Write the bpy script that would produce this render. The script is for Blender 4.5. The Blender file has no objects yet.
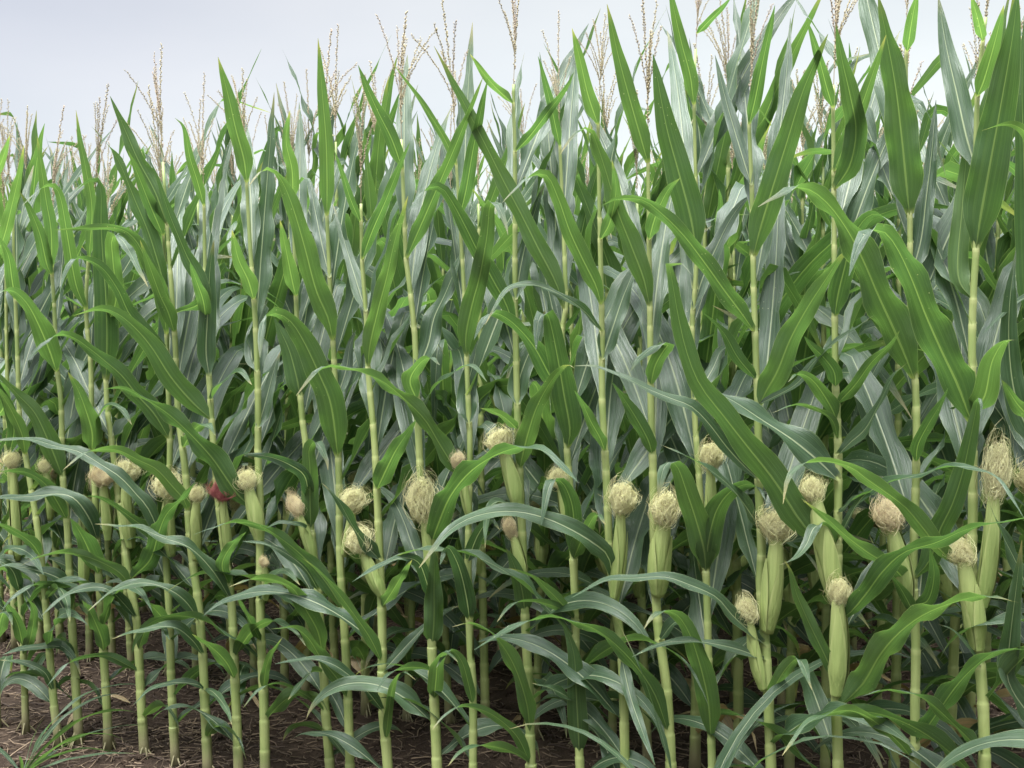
import bpy, math, random
import numpy as np
from mathutils import Vector, noise

random.seed(7)
R = random.Random(11)
col = bpy.context.scene.collection
sc = bpy.context.scene

# ------------------------------------------------------------------ camera geometry
F = 1098.0            # focal length in pixels
CAMZ = 1.35
PITCH = math.atan(44.0 / F)
TH = math.radians(27.2)          # yaw of the crop rows against the picture plane
NX, NY = math.sin(TH), math.cos(TH)
UX, UY = math.cos(TH), -math.sin(TH)
D1 = 2.557                       # distance to the first row
ROW = 0.70
cp, sp = math.cos(PITCH), math.sin(PITCH)


def ray(px, py):
    x, y = (px - 512) / F, (384 - py) / F
    return np.array([x, cp + y * sp, -sp + y * cp])


def at(px, py, D=D1):
    d = ray(px, py)
    t = D / (d[0] * NX + d[1] * NY)
    return np.array([0, 0, CAMZ]) + d * t


def ppm(px, D=D1):               # pixels per metre at that column of a row
    d = ray(px, 384)
    return F / (D / (d[0] * NX + d[1] * NY))


CAM = np.array([0, 0, CAMZ])


# ------------------------------------------------------------------ materials
def new_mat(name):
    m = bpy.data.materials.new(name)
    m.use_nodes = True
    nt = m.node_tree
    nt.nodes.clear()
    return m, nt, nt.nodes.new, nt.links.new


def math_node(nt, op, a, b=None, c=None, clamp=False):
    n = nt.nodes.new('ShaderNodeMath')
    n.operation = op
    n.use_clamp = clamp
    for i, v in enumerate((a, b, c)):
        if v is None:
            continue
        if isinstance(v, (int, float)):
            n.inputs[i].default_value = v
        else:
            nt.links.new(v, n.inputs[i])
    return n.outputs[0]


def mix_col(nt, fac, a, b, mode='MIX'):
    n = nt.nodes.new('ShaderNodeMix')
    n.data_type = 'RGBA'
    n.blend_type = mode
    for s, v in ((n.inputs[0], fac), (n.inputs[6], a), (n.inputs[7], b)):
        if isinstance(v, (int, float)):
            s.default_value = v
        elif isinstance(v, tuple):
            s.default_value = (*v, 1)
        else:
            nt.links.new(v, s)
    return n.outputs[2]


def ramp(nt, fac, lo, hi):
    n = nt.nodes.new('ShaderNodeMapRange')
    n.interpolation_type = 'SMOOTHSTEP'
    nt.links.new(fac, n.inputs[0])
    n.inputs[1].default_value = lo
    n.inputs[2].default_value = hi
    return n.outputs[0]


def noise_node(nt, vec, scale, detail=3, rough=.55):
    n = nt.nodes.new('ShaderNodeTexNoise')
    n.inputs['Scale'].default_value = scale
    n.inputs['Detail'].default_value = detail
    n.inputs['Roughness'].default_value = rough
    if vec is not None:
        nt.links.new(vec, n.inputs['Vector'])
    return n.outputs['Fac']


def vec_scale(nt, vec, s):
    n = nt.nodes.new('ShaderNodeVectorMath')
    n.operation = 'MULTIPLY'
    nt.links.new(vec, n.inputs[0])
    n.inputs[1].default_value = s
    return n.outputs[0]


def leaf_material(name, dry=False):
    m, nt, N, L = new_mat(name)
    out = N('ShaderNodeOutputMaterial')
    uv = N('ShaderNodeUVMap').outputs[0]
    sep = N('ShaderNodeSeparateXYZ')
    L(uv, sep.inputs[0])
    u, v = sep.outputs[0], sep.outputs[1]
    geo = N('ShaderNodeNewGeometry')
    back = geo.outputs['Backfacing']
    info = N('ShaderNodeObjectInfo')
    rnd = info.outputs['Random']
    au = math_node(nt, 'ABSOLUTE', math_node(nt, 'SUBTRACT', u, .5))     # 0 at the midrib, .5 at the margin
    # midrib, narrower towards the tip
    wid = math_node(nt, 'MULTIPLY_ADD', v, -.036, .046)
    rib = math_node(nt, 'SUBTRACT', 1.0, math_node(nt, 'DIVIDE', au, wid), clamp=True)
    rib = ramp(nt, rib, .0, .45)
    # parallel veins
    sc_ = vec_scale(nt, uv, (26, .7, 1))
    veins = noise_node(nt, sc_, 1.0, 2, .6)
    fine = noise_node(nt, vec_scale(nt, uv, (80, 1.0, 1)), 1.0, 1)
    tc = N('ShaderNodeTexCoord')
    blot = noise_node(nt, tc.outputs['Object'], 9, 4)
    if dry:
        top = mix_col(nt, blot, (.30, .17, .08), (.42, .31, .15))
        bot = top
    else:
        top = mix_col(nt, rnd, (.026, .058, .028), (.046, .088, .038))
        bot = mix_col(nt, rnd, (.049, .095, .033), (.086, .142, .046))
        top = mix_col(nt, math_node(nt, 'MULTIPLY', ramp(nt, blot, .35, .75), .45), top, (.056, .110, .044))
        bot = mix_col(nt, math_node(nt, 'MULTIPLY', ramp(nt, blot, .35, .75), .45), bot, (.078, .148, .066))
    base = mix_col(nt, back, top, bot)
    base = mix_col(nt, math_node(nt, 'MULTIPLY', ramp(nt, veins, .42, .66), .55), base,
                   mix_col(nt, back, (.085, .14, .070), (.105, .175, .058)))
    base = mix_col(nt, math_node(nt, 'MULTIPLY', ramp(nt, fine, .5, .8), .25), base, (.03, .07, .016))
    # tip and a thin pale margin
    edge = math_node(nt, 'MULTIPLY', ramp(nt, au, .478, .495), .55)
    base = mix_col(nt, edge, base, (.26, .32, .14))
    ribc = mix_col(nt, back, (.36, .40, .25), (.20, .27, .10))
    base = mix_col(nt, math_node(nt, 'MULTIPLY', rib, .85), base, ribc)
    # the collar end of the blade is pale
    col_end = math_node(nt, 'SUBTRACT', 1.0, ramp(nt, v, .0, .035))
    base = mix_col(nt, math_node(nt, 'MULTIPLY', col_end, .8), base, (.33, .36, .14))
    # a few scorched, yellowish tips
    tipf = math_node(nt, 'MULTIPLY', ramp(nt, v, .86, 1.0), ramp(nt, rnd, .30, .85))
    base = mix_col(nt, math_node(nt, 'MULTIPLY', tipf, .7), base, (.33, .27, .11))
    # small specks
    vor = N('ShaderNodeTexVoronoi')
    vor.inputs['Scale'].default_value = 70
    L(tc.outputs['Object'], vor.inputs['Vector'])
    speck = math_node(nt, 'LESS_THAN', vor.outputs['Distance'], .10)
    speck = math_node(nt, 'MULTIPLY', speck, ramp(nt, noise_node(nt, tc.outputs['Object'], 4, 2), .56, .66))
    base = mix_col(nt, math_node(nt, 'MULTIPLY', speck, .6), base, (.36, .36, .22))
    p = N('ShaderNodeBsdfPrincipled')
    L(base, p.inputs['Base Color'])
    rough = math_node(nt, 'MULTIPLY_ADD', back, .19, .31)
    rough = math_node(nt, 'MULTIPLY_ADD', blot, .10, rough)
    L(rough, p.inputs['Roughness'])
    spec = math_node(nt, 'MULTIPLY_ADD', back, -.50, .84)
    L(spec, p.inputs['Specular IOR Level'])
    bump = N('ShaderNodeBump')
    bump.inputs['Strength'].default_value = .6
    bump.inputs['Distance'].default_value = .004
    L(math_node(nt, 'MULTIPLY_ADD', rib, -.6, math_node(nt, 'ADD', veins, math_node(nt, 'MULTIPLY', fine, .5))), bump.inputs['Height'])
    L(bump.outputs[0], p.inputs['Normal'])
    tr = N('ShaderNodeBsdfTranslucent')
    tcol = mix_col(nt, 1.0, base, (1.65, 1.9, 1.05), 'MULTIPLY')
    L(tcol, tr.inputs['Color'])
    mx = N('ShaderNodeMixShader')
    mx.inputs[0].default_value = .12 if dry else .34
    L(p.outputs[0], mx.inputs[1])
    L(tr.outputs[0], mx.inputs[2])
    L(mx.outputs[0], out.inputs[0])
    return m


def streak_material(name, c0, c1, c2, rough=.5, scale=(60, 60, 5), bump=.3, attr=True, sss=0.0, spec=.4, stain=None):
    """Fibrous surface: lengthwise streaks between c0 and c1; attribute 'tone' fades towards c2."""
    m, nt, N, L = new_mat(name)
    out = N('ShaderNodeOutputMaterial')
    tc = N('ShaderNodeTexCoord')
    st = noise_node(nt, vec_scale(nt, tc.outputs['Object'], scale), 1.0, 3)
    blot = noise_node(nt, tc.outputs['Object'], 14, 3)
    rnd = N('ShaderNodeObjectInfo').outputs['Random']
    f = math_node(nt, 'MULTIPLY_ADD', blot, .5, math_node(nt, 'MULTIPLY_ADD', rnd, .3, math_node(nt, 'MULTIPLY_ADD', st, .9, -.45)), clamp=True)
    c = mix_col(nt, f, c0, c1)
    if attr:
        a = N('ShaderNodeAttribute')
        a.attribute_name = 'tone'
        c = mix_col(nt, a.outputs['Fac'], c, c2)
    if stain:                                             # dull blotches, and soil splashed on the foot of the stem
        n2 = noise_node(nt, vec_scale(nt, tc.outputs['Object'], (30, 30, 9)), 1.0, 4)
        c = mix_col(nt, math_node(nt, 'MULTIPLY', ramp(nt, n2, .54, .72), .45), c, stain)
        sp_ = N('ShaderNodeSeparateXYZ')
        L(tc.outputs['Object'], sp_.inputs[0])
        foot = math_node(nt, 'SUBTRACT', 1.0, ramp(nt, math_node(nt, 'MULTIPLY_ADD', n2, -.12, sp_.outputs[2]), -.02, .10))
        c = mix_col(nt, math_node(nt, 'MULTIPLY', foot, .75), c, (.16, .125, .08))
    p = N('ShaderNodeBsdfPrincipled')
    L(c, p.inputs['Base Color'])
    p.inputs['Roughness'].default_value = rough
    p.inputs['Specular IOR Level'].default_value = spec
    b = N('ShaderNodeBump')
    b.inputs['Strength'].default_value = bump
    b.inputs['Distance'].default_value = .004
    L(st, b.inputs['Height'])
    L(b.outputs[0], p.inputs['Normal'])
    if sss:
        tr = N('ShaderNodeBsdfTranslucent')
        L(c, tr.inputs['Color'])
        mx = N('ShaderNodeMixShader')
        mx.inputs[0].default_value = sss
        L(p.outputs[0], mx.inputs[1])
        L(tr.outputs[0], mx.inputs[2])
        L(mx.outputs[0], out.inputs[0])
    else:
        L(p.outputs[0], out.inputs[0])
    return m


M_LEAF = leaf_material('corn_leaf')
M_DRY = leaf_material('dry_leaf', True)
M_STALK = streak_material('corn_stalk', (.125, .185, .048), (.27, .33, .105), (.48, .48, .22), .5, (110, 110, 3), .45, stain=(.15, .165, .055))
M_HUSK = streak_material('corn_husk', (.13, .205, .045), (.29, .355, .11), (.45, .46, .20), .62, (150, 150, 4), .8)
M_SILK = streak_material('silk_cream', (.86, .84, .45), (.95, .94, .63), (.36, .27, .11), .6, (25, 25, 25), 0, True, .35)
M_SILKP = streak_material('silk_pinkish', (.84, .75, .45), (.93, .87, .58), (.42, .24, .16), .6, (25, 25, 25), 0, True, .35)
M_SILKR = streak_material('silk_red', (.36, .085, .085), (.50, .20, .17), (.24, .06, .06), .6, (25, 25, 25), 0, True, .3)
M_TASSEL = streak_material('tassel_tan', (.33, .28, .15), (.50, .44, .28), (.36, .25, .24), .7, (40, 40, 12), 0, True, .25)
M_ROOT = streak_material('brace_root', (.15, .14, .07), (.25, .21, .12), (.3, .2, .12), .6, (80, 80, 10), .2, False)
M_STRAW = streak_material('straw', (.105, .070, .043), (.25, .185, .12), (.055, .037, .029), .8, (9, 9, 9), 0, True)
M_GRASS = leaf_material('grass_blade')


def soil_material():
    m, nt, N, L = new_mat('soil')
    out = N('ShaderNodeOutputMaterial')
    tc = N('ShaderNodeTexCoord').outputs['Object']
    n1 = noise_node(nt, tc, 2.2, 6, .62)
    n2 = noise_node(nt, tc, 28, 5, .65)
    n3 = noise_node(nt, tc, 140, 3, .6)
    c = mix_col(nt, ramp(nt, n1, .35, .7), (.026, .017, .012), (.044, .030, .021))
    c = mix_col(nt, ramp(nt, n2, .45, .75), c, (.062, .043, .030))
    c = mix_col(nt, math_node(nt, 'MULTIPLY', ramp(nt, n3, .58, .75), .6), c, (.13, .095, .066))
    c = mix_col(nt, math_node(nt, 'SUBTRACT', 1.0, ramp(nt, n2, .28, .42)), c, (.034, .023, .018))
    p = N('ShaderNodeBsdfPrincipled')
    L(c, p.inputs['Base Color'])
    p.inputs['Roughness'].default_value = .95
    p.inputs['Specular IOR Level'].default_value = .15
    b = N('ShaderNodeBump')
    b.inputs['Strength'].default_value = .9
    b.inputs['Distance'].default_value = .02
    L(math_node(nt, 'ADD', n2, math_node(nt, 'MULTIPLY', n3, .5)), b.inputs['Height'])
    L(b.outputs[0], p.inputs['Normal'])
    L(p.outputs[0], out.inputs[0])
    return m


# ------------------------------------------------------------------ mesh helpers
class MB:
    def __init__(self):
        self.v, self.f, self.tone, self.uv = [], [], [], []

    def verts(self, pts, tone=0.0):
        i = len(self.v)
        self.v += [tuple(p) for p in pts]
        self.tone += [tone] * len(pts)
        return i

    def mesh(self, name, mat, smooth=True):
        me = bpy.data.meshes.new(name)
        me.from_pydata(self.v, [], self.f)
        if mat:
            me.materials.append(mat)
        a = me.attributes.new('tone', 'FLOAT', 'POINT')
        a.data.foreach_set('value', np.array(self.tone, dtype=np.float32))
        if smooth:
            me.polygons.foreach_set('use_smooth', [True] * len(me.polygons))
        return me


def nrm(a):
    a = np.asarray(a, float)
    l = np.linalg.norm(a)
    return a / l if l > 1e-12 else a


def frames(P):
    T = np.gradient(P, axis=0)
    T = np.array([nrm(t) for t in T])
    A = nrm(np.cross(T[0], (0.31, .95, .05)))
    out = []
    for t in T:
        A = nrm(A - t * np.dot(A, t))
        out.append((t, A, np.cross(t, A)))
    return out


def tube(mb, P, rad, n=8, tones=None, cap=True, shape=None):
    P = np.asarray(P, float)
    fr = frames(P)
    base = len(mb.v)
    for i, p in enumerate(P):
        t, a, b = fr[i]
        for k in range(n):
            ang = 2 * math.pi * k / n
            r = rad[i] if shape is None else rad[i] * shape(ang, i)
            mb.v.append(tuple(p + (a * math.cos(ang) + b * math.sin(ang)) * r))
            mb.tone.append(0 if tones is None else tones[i])
    for i in range(len(P) - 1):
        for k in range(n):
            q = base + i * n
            k2 = (k + 1) % n
            mb.f.append((q + k, q + k2, q + n + k2, q + n + k))
    if cap:
        mb.f.append(tuple(base + (len(P) - 1) * n + k for k in range(n)))
        mb.f.append(tuple(base + k for k in reversed(range(n))))


def resample(pts, n):
    """Catmull-Rom through the points, n samples evenly spaced by length."""
    P = np.asarray(pts, float)
    if len(P) == 2:
        return np.array([P[0] + (P[1] - P[0]) * t for t in np.linspace(0, 1, n)])
    Q = np.vstack([2 * P[0] - P[1], P, 2 * P[-1] - P[-2]])
    o = []
    for i in range(1, len(Q) - 2):
        p0, p1, p2, p3 = Q[i - 1], Q[i], Q[i + 1], Q[i + 2]
        for t in np.linspace(0, 1, 10, endpoint=False):
            o.append(.5 * (2 * p1 + (p2 - p0) * t + (2 * p0 - 5 * p1 + 4 * p2 - p3) * t * t + (3 * p1 - p0 - 3 * p2 + p3) * t ** 3))
    o.append(Q[-2])
    o = np.array(o)
    d = np.concatenate([[0], np.cumsum(np.linalg.norm(np.diff(o, axis=0), axis=1))])
    s = np.linspace(0, d[-1], n)
    return np.stack([np.interp(s, d, o[:, k]) for k in range(o.shape[1])], 1)


def leaf_mesh(name, P, W, width, rnd, mat=None, cross=3, peak=.24, base_w=.38, ripple=1.55, vfold=.5):
    """A blade along the midrib P with width directions W. Top side = W x T."""
    n = len(P)
    T = np.array([nrm(t) for t in np.gradient(P, axis=0)])
    us = np.linspace(-1, 1, 2 * cross + 1)
    f1, f2 = rnd.uniform(3.2, 5.5), rnd.uniform(3.2, 5.5)
    p1, p2 = rnd.uniform(0, 6.3), rnd.uniform(0, 6.3)
    L_ = np.sum(np.linalg.norm(np.diff(P, axis=0), axis=1))
    amp = ripple * rnd.uniform(.08, .24)
    fold0 = vfold * rnd.uniform(.7, 1.25)
    v, uv, f = [], [], []
    for i in range(n):
        t = i / (n - 1)
        g = min(1, t / peak)
        g = g * g * (3 - 2 * g)
        w = .5 * width * (base_w + (1 - base_w) * g) * max(.012, (1 - max(0, (t - .12) / .88) ** 1.85)) ** .92
        nn = nrm(np.cross(W[i], T[i]))
        fold = fold0 * (1 - .7 * t) + .55 * max(0, 1 - t / .10)
        c, s = math.cos(fold), math.sin(fold)
        env = min(1, t / .15) * min(1, (1 - t) / .12)
        for u in us:
            a = abs(u)
            rp = amp * env * a ** 2 * math.sin(2 * math.pi * (f1 if u < 0 else f2) * t * (L_ / .7) + (p1 if u < 0 else p2))
            p = P[i] + W[i] * (u * w * c) + nn * (w * (a ** 1.15 * s - .12 * a ** 3 + rp * 1.6))
            v.append(tuple(p))
            uv.append((u * .5 + .5, t))
    m = len(us)
    for i in range(n - 1):
        for k in range(m - 1):
            q = i * m + k
            f.append((q, q + 1, q + m + 1, q + m))     # normal = W x T
    me = bpy.data.meshes.new(name)
    me.from_pydata(v, [], f)
    lay = me.uv_layers.new(name='UVMap')
    idx = np.zeros(len(me.loops), dtype=np.int32)
    me.loops.foreach_get('vertex_index', idx)
    lay.data.foreach_set('uv', np.array(uv, dtype=np.float32)[idx].ravel())
    me.materials.append(mat or M_LEAF)
    me.polygons.foreach_set('use_smooth', [True] * len(me.polygons))
    return me


def obj(name, me, parent=None, loc=(0, 0, 0)):
    o = bpy.data.objects.new(name, me)
    col.objects.link(o)
    o.location = loc
    if parent is not None:
        o.parent = parent
    return o


def thing(name, label, cat, loc, group=None, rz=0.0):
    o = obj(name, None, None, loc)
    o.empty_display_size = .1
    o.rotation_euler = (0, 0, rz)
    o['label'] = label
    o['category'] = cat
    if group:
        o['group'] = group
    return o


# ------------------------------------------------------------------ silk, husk, tassel, stalk, roots
def silk_mesh(seed, strands=170, mat=None, shaggy=1.0):
    """Mop of curling threads, about 1 unit wide and 1 tall, root at the origin, growing to +z."""
    r = random.Random(seed)
    mb = MB()
    # knotted inner mass, painted dark brown as the shadow in gaps between threads
    nr, ns = 9, 14
    b = len(mb.v)
    for i in range(nr):
        th = math.pi * (i + .5) / nr
        for k in range(ns):
            ph = 2 * math.pi * k / ns
            d = Vector((math.sin(th) * math.cos(ph), math.sin(th) * math.sin(ph), -math.cos(th)))
            rr = .27 * (1 + .30 * noise.noise(d * 2.3 + Vector((seed, 0, 0))))
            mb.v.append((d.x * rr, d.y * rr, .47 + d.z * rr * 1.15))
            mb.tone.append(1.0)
    for i in range(nr - 1):
        for k in range(ns):
            mb.f.append((b + i * ns + k, b + i * ns + (k + 1) % ns, b + (i + 1) * ns + (k + 1) % ns, b + (i + 1) * ns + k))
    for s in range(strands):
        fly = r.random() < .36 * min(2.2, shaggy)
        ph = r.uniform(0, 2 * math.pi)
        R0 = r.uniform(.30, .46) * (1.0 if not fly else r.uniform(1.0, 1.35))
        end = r.uniform(.55, 1.0) * math.pi
        st = r.uniform(0, .35) * math.pi
        drift = r.uniform(-1.8, 1.8)
        n = 9
        P = []
        k1, k2, q1, q2 = r.uniform(4, 9), r.uniform(4, 9), r.uniform(0, 6), r.uniform(0, 6)
        for i in range(n):
            t = i / (n - 1)
            th = st + (end - st) * t
            p2 = ph + drift * t + .42 * math.sin(k1 * t + q1)
            rr = R0 * (1 + .13 * math.sin(k2 * t + q2)) * (1 + (.35 * t * t if fly else 0))
            P.append((rr * math.sin(th) * math.cos(p2), rr * math.sin(th) * math.sin(p2), .47 - rr * 1.12 * math.cos(th)))
        rad = [.0056 * r.uniform(.6, 1.4)] * n
        rad[-1] *= .5
        t0 = max(0, r.gauss(.08, .25))
        tube(mb, P, rad, 3, [min(1, t0 + .25 * (i / n) ** 2) for i in range(n)], False)
    # short curls tangled all over the mop
    for s in range(int(strands * 1.9)):
        d = nrm([r.gauss(0, 1), r.gauss(0, 1), r.gauss(.1, 1)])
        t = nrm(np.cross(d, nrm([r.gauss(0, 1), r.gauss(0, 1), r.gauss(0, 1)])))
        R0, turn, st = r.uniform(.29, .45), r.uniform(-1.1, 1.1), r.uniform(.06, .12)
        t0 = min(1, max(0, r.gauss(.05, .22) + 3.5 * max(0, .37 - R0)))  # curls nearer the core painted darker, shade put into their tone
        P = []
        for i in range(7):
            rr = R0 * (1 + .12 * math.sin(i * 1.1 + s))
            P.append((d[0] * rr, d[1] * rr, .47 + d[2] * rr * 1.12))
            t = nrm(t * math.cos(turn) + np.cross(d, t) * math.sin(turn))
            d = nrm(d + t * st / R0 * .5)
            t = nrm(t - d * np.dot(d, t))
        tube(mb, P, [.0062 * r.uniform(.6, 1.4)] * 7, 3, [t0] * 7, False)
    o1, o2 = Vector((seed * 3.1, 0, 5)), Vector((0, seed * 2.3, 9))
    for i, p in enumerate(mb.v):
        q = Vector(p)
        k = .90 + .42 * noise.noise(q * 1.5 + o1)                       # a lopsided mop, narrow where it leaves the husk
        z = q.z
        k *= (.86 + .16 * min(1, max(0, z) / .45)) * (1 - .30 * max(0, z - .5))
        q = Vector((q.x * k + .10 * noise.noise(q * 1.2 + o2) * max(0, z), q.y * k, z * (.96 + .14 * noise.noise(Vector((q.x, q.y, 0)) * 2.0 + o2))))
        mb.v[i] = (q.x * 1.12, q.y * 1.12, q.z)
    return mb.mesh('silk', mat or M_SILK)


def husk_mesh(P0, P1, r, rnd, bow=None):
    """Ear in its husk from P0 (shank at the stalk) to P1 (where the silk comes out)."""
    P0, P1 = np.array(P0), np.array(P1)
    n = 16
    side = nrm(np.cross(P1 - P0, (0, 1, .2))) * (bow if bow is not None else 0)
    P = [P0 + (P1 - P0) * t + side * math.sin(math.pi * t) for t in np.linspace(0, 1, n)]
    rad = []
    for i in range(n):
        t = i / (n - 1)
        g = min(1, t / .28)
        rad.append(r * (.62 + .38 * g * g * (3 - 2 * g)) * (1 - .40 * max(0, (t - .45) / .55) ** 1.7))
    ph = rnd.uniform(0, 6.3)
    sh = lambda a, i: 1 + .035 * math.sin(9 * a + ph) + .03 * math.sin(17 * a + 2 * ph) + .07 * max(0, math.cos(a - ph - i * .05)) ** 6 - .05 * max(0, math.cos(a - ph - .5 - i * .05)) ** 20
    mb = MB()
    tube(mb, P, rad, 26, [.12 + .5 * abs(i / (n - 1) - .35) ** 1.2 for i in range(n)], True, sh)
    # two or three loose husk leaves hugging the ear, overlapping in layers
    for q in range(3):
        a0 = ph + q * 2.2
        st, en = rnd.uniform(0, .06), rnd.uniform(.68, .97)
        m, wn = 12, 7
        fr = frames(np.array(P))
        b = len(mb.v)
        for i in range(m):
            t = st + (en - st) * i / (m - 1)
            x = t * (n - 1)
            i0 = min(n - 2, int(x))
            fx = x - i0
            c = P[i0] * (1 - fx) + P[i0 + 1] * fx
            rr = (rad[i0] * (1 - fx) + rad[i0 + 1] * fx) * (1.05 + .05 * q) + .0008 * q
            span = (1.15 - .2 * q) * (1 - .85 * (i / (m - 1)) ** 3)
            for k in range(wn):
                a = a0 + (k / (wn - 1) - .5) * 2 * span
                _, A, B = fr[i0]
                lift = 1 + .05 * abs(k / (wn - 1) - .5) * 2
                mb.v.append(tuple(c + (A * math.cos(a) + B * math.sin(a)) * rr * lift * (1 + .012 * math.sin(11 * a))))
                mb.tone.append(.05 + .3 * (i / m) + (.25 if k in (0, wn - 1) else 0))
        for i in range(m - 1):
            for k in range(wn - 1):
                mb.f.append((b + i * wn + k, b + i * wn + k + 1, b + (i + 1) * wn + k + 1, b + (i + 1) * wn + k))
    return mb.mesh('ear', M_HUSK)


def tassel_mesh(seed, lod=1.0):
    """Root at origin, grows along +z; about .36 m tall."""
    r = random.Random(seed)
    mb = MB()

    def spikelet(p, d, ln, wd, tone):
        d = nrm(d)
        a = nrm(np.cross(d, (.3, .5, .8)))
        b = np.cross(d, a)
        c = p + d * ln * .45
        i = mb.verts([p, c + a * wd, c + b * wd, c - a * wd, c - b * wd, p + d * ln], tone)
        mb.f.extend([(i, i + 2, i + 1), (i, i + 3, i + 2), (i, i + 4, i + 3), (i, i + 1, i + 4),
                     (i + 5, i + 1, i + 2), (i + 5, i + 2, i + 3), (i + 5, i + 3, i + 4), (i + 5, i + 4, i + 1)])

    def branch(P, step, fat):
        P = np.array(P)
        tone0 = max(0, r.gauss(.05, .2))
        tube(mb, P, [.0011 * (1 - .5 * i / len(P)) for i in range(len(P))], 4, [tone0 + .1] * len(P), False)
        d = np.concatenate([[0], np.cumsum(np.linalg.norm(np.diff(P, axis=0), axis=1))])
        s = d[-1] * .12
        while s < d[-1]:
            p = np.array([np.interp(s, d, P[:, k]) for k in range(3)])
            q = np.array([np.interp(min(d[-1], s + .01), d, P[:, k]) for k in range(3)])
            t = nrm(q - p) if np.linalg.norm(q - p) > 1e-6 else np.array([0, 0, 1.])
            for _ in range(2):
                o = nrm([r.gauss(0, 1), r.gauss(0, 1), r.gauss(0, .3)])
                spikelet(p + o * .0014, t + o * .38, r.uniform(.008, .0115), fat * r.uniform(.8, 1.2), min(1, max(0, tone0 + r.gauss(0, .15))))
            s += step
        return P

    H = r.uniform(.32, .40)
    lean = (r.uniform(-.03, .03), r.uniform(-.03, .03))
    z0 = .06
    branch([(lean[0] * t * t, lean[1] * t * t, H * t) for t in np.linspace(0, 1, 8)], .0065 / lod, .0017)
    for k in range(r.randint(4, 8)):
        az = r.uniform(0, 6.283)
        zb = z0 + r.uniform(0, .10)
        ln = r.uniform(.12, .22)
        an = math.radians(r.choice((r.uniform(6, 22), r.uniform(15, 42))))
        P = []
        x = z = 0
        for i in range(7):
            t = i / 6
            P.append((math.cos(az) * x, math.sin(az) * x, zb + z))
            a = an * (.55 + .75 * t)
            x += math.sin(a) * ln / 6
            z += math.cos(a) * ln / 6
        branch(P, .0074 / lod, .00125)
    return mb.mesh('tassel', M_TASSEL)


def stalk_mesh(P, nodes, r0, rnd, sides=10):
    """Stem along P (base to tip) with leaf sheaths: swells under each collar, a pale collar and a ring at each node."""
    P = np.asarray(P, float)
    z = P[:, 2]
    zs = set(np.linspace(z[0], z[-1], 26).tolist())
    for q in nodes:
        for d in (-.02, -.0095, -.0045, -.001, .002, .006, .012, .03):
            if z[0] < q + d < z[-1]:
                zs.add(q + d)
    zs = sorted(zs)
    out, rad, tone = [], [], []
    for h in zs:
        p = np.array([np.interp(h, z, P[:, 0]), np.interp(h, z, P[:, 1]), h])
        t = (h - z[0]) / (z[-1] - z[0])
        r = r0 * (1.12 - .46 * t - .36 * t * t)
        if t < .05:
            r *= 1 + .25 * (1 - t / .05)
        tn = .10 + .10 * math.sin(h * 37 + r0 * 999) + .12 * (1 - t)
        for q in nodes:
            d = h - q
            if -.10 < d < .0021:
                r *= 1.0 + .05 * (1 - abs(d) / .10)
                if d > -.010:
                    r *= 1.03
                    tn = max(tn, (.60 if d > -.005 else .3) * (.35 + .65 * t))
            elif .0021 <= d < .10:
                r *= .98
                if d < .008:
                    r *= .97
        out.append(p)
        rad.append(max(r, .0022))
        tone.append(min(1, max(0, tn)))
    mb = MB()
    tube(mb, out, rad, sides, tone)
    return mb.mesh('stalk', M_STALK)


def root_mesh(r0, rnd):
    mb = MB()
    for k in range(rnd.randint(4, 7)):
        a = rnd.uniform(0, 6.283)
        h = rnd.uniform(.02, .05)
        ln = rnd.uniform(.015, .045)
        P = [(math.cos(a) * (r0 * .7 + ln * t ** 1.2), math.sin(a) * (r0 * .7 + ln * t ** 1.2), h * (1 - t ** 1.5) - .02 * t) for t in np.linspace(0, 1, 5)]
        tube(mb, P, [.0032, .003, .0027, .0024, .002], 5)
    return mb.mesh('brace_roots', M_ROOT)


SILK = [silk_mesh(s, 330) for s in (1, 2, 3)]
SILK_LOOSE = silk_mesh(9, 230, None, 2.6)
SILKP = [silk_mesh(s, 330, M_SILKP) for s in (4, 5)]
SILKR = silk_mesh(6, 330, M_SILKR)
TASSEL = [tassel_mesh(s) for s in range(20, 28)]


def add_silk(ear, P, axis, w, h, me):
    o = obj('silk', me, ear)
    a = Vector(axis).normalized()
    q = Vector((0, 0, 1)).rotation_difference(a)
    o.rotation_mode = 'QUATERNION'
    o.rotation_quaternion = q
    o.location = P
    o.scale = (w, w, h)
    return o


def add_tassel(root, P, axis, me, rnd, s=1.0):
    o = obj('tassel', me, root)
    q = Vector((0, 0, 1)).rotation_difference(Vector(axis).normalized())
    o.rotation_mode = 'QUATERNION'
    o.rotation_quaternion = q @ Vector((0, 0, 1)).rotation_difference(Vector((0, 0, 1)))
    o.location = P
    o.scale = (s, s, s)
    return o


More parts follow.
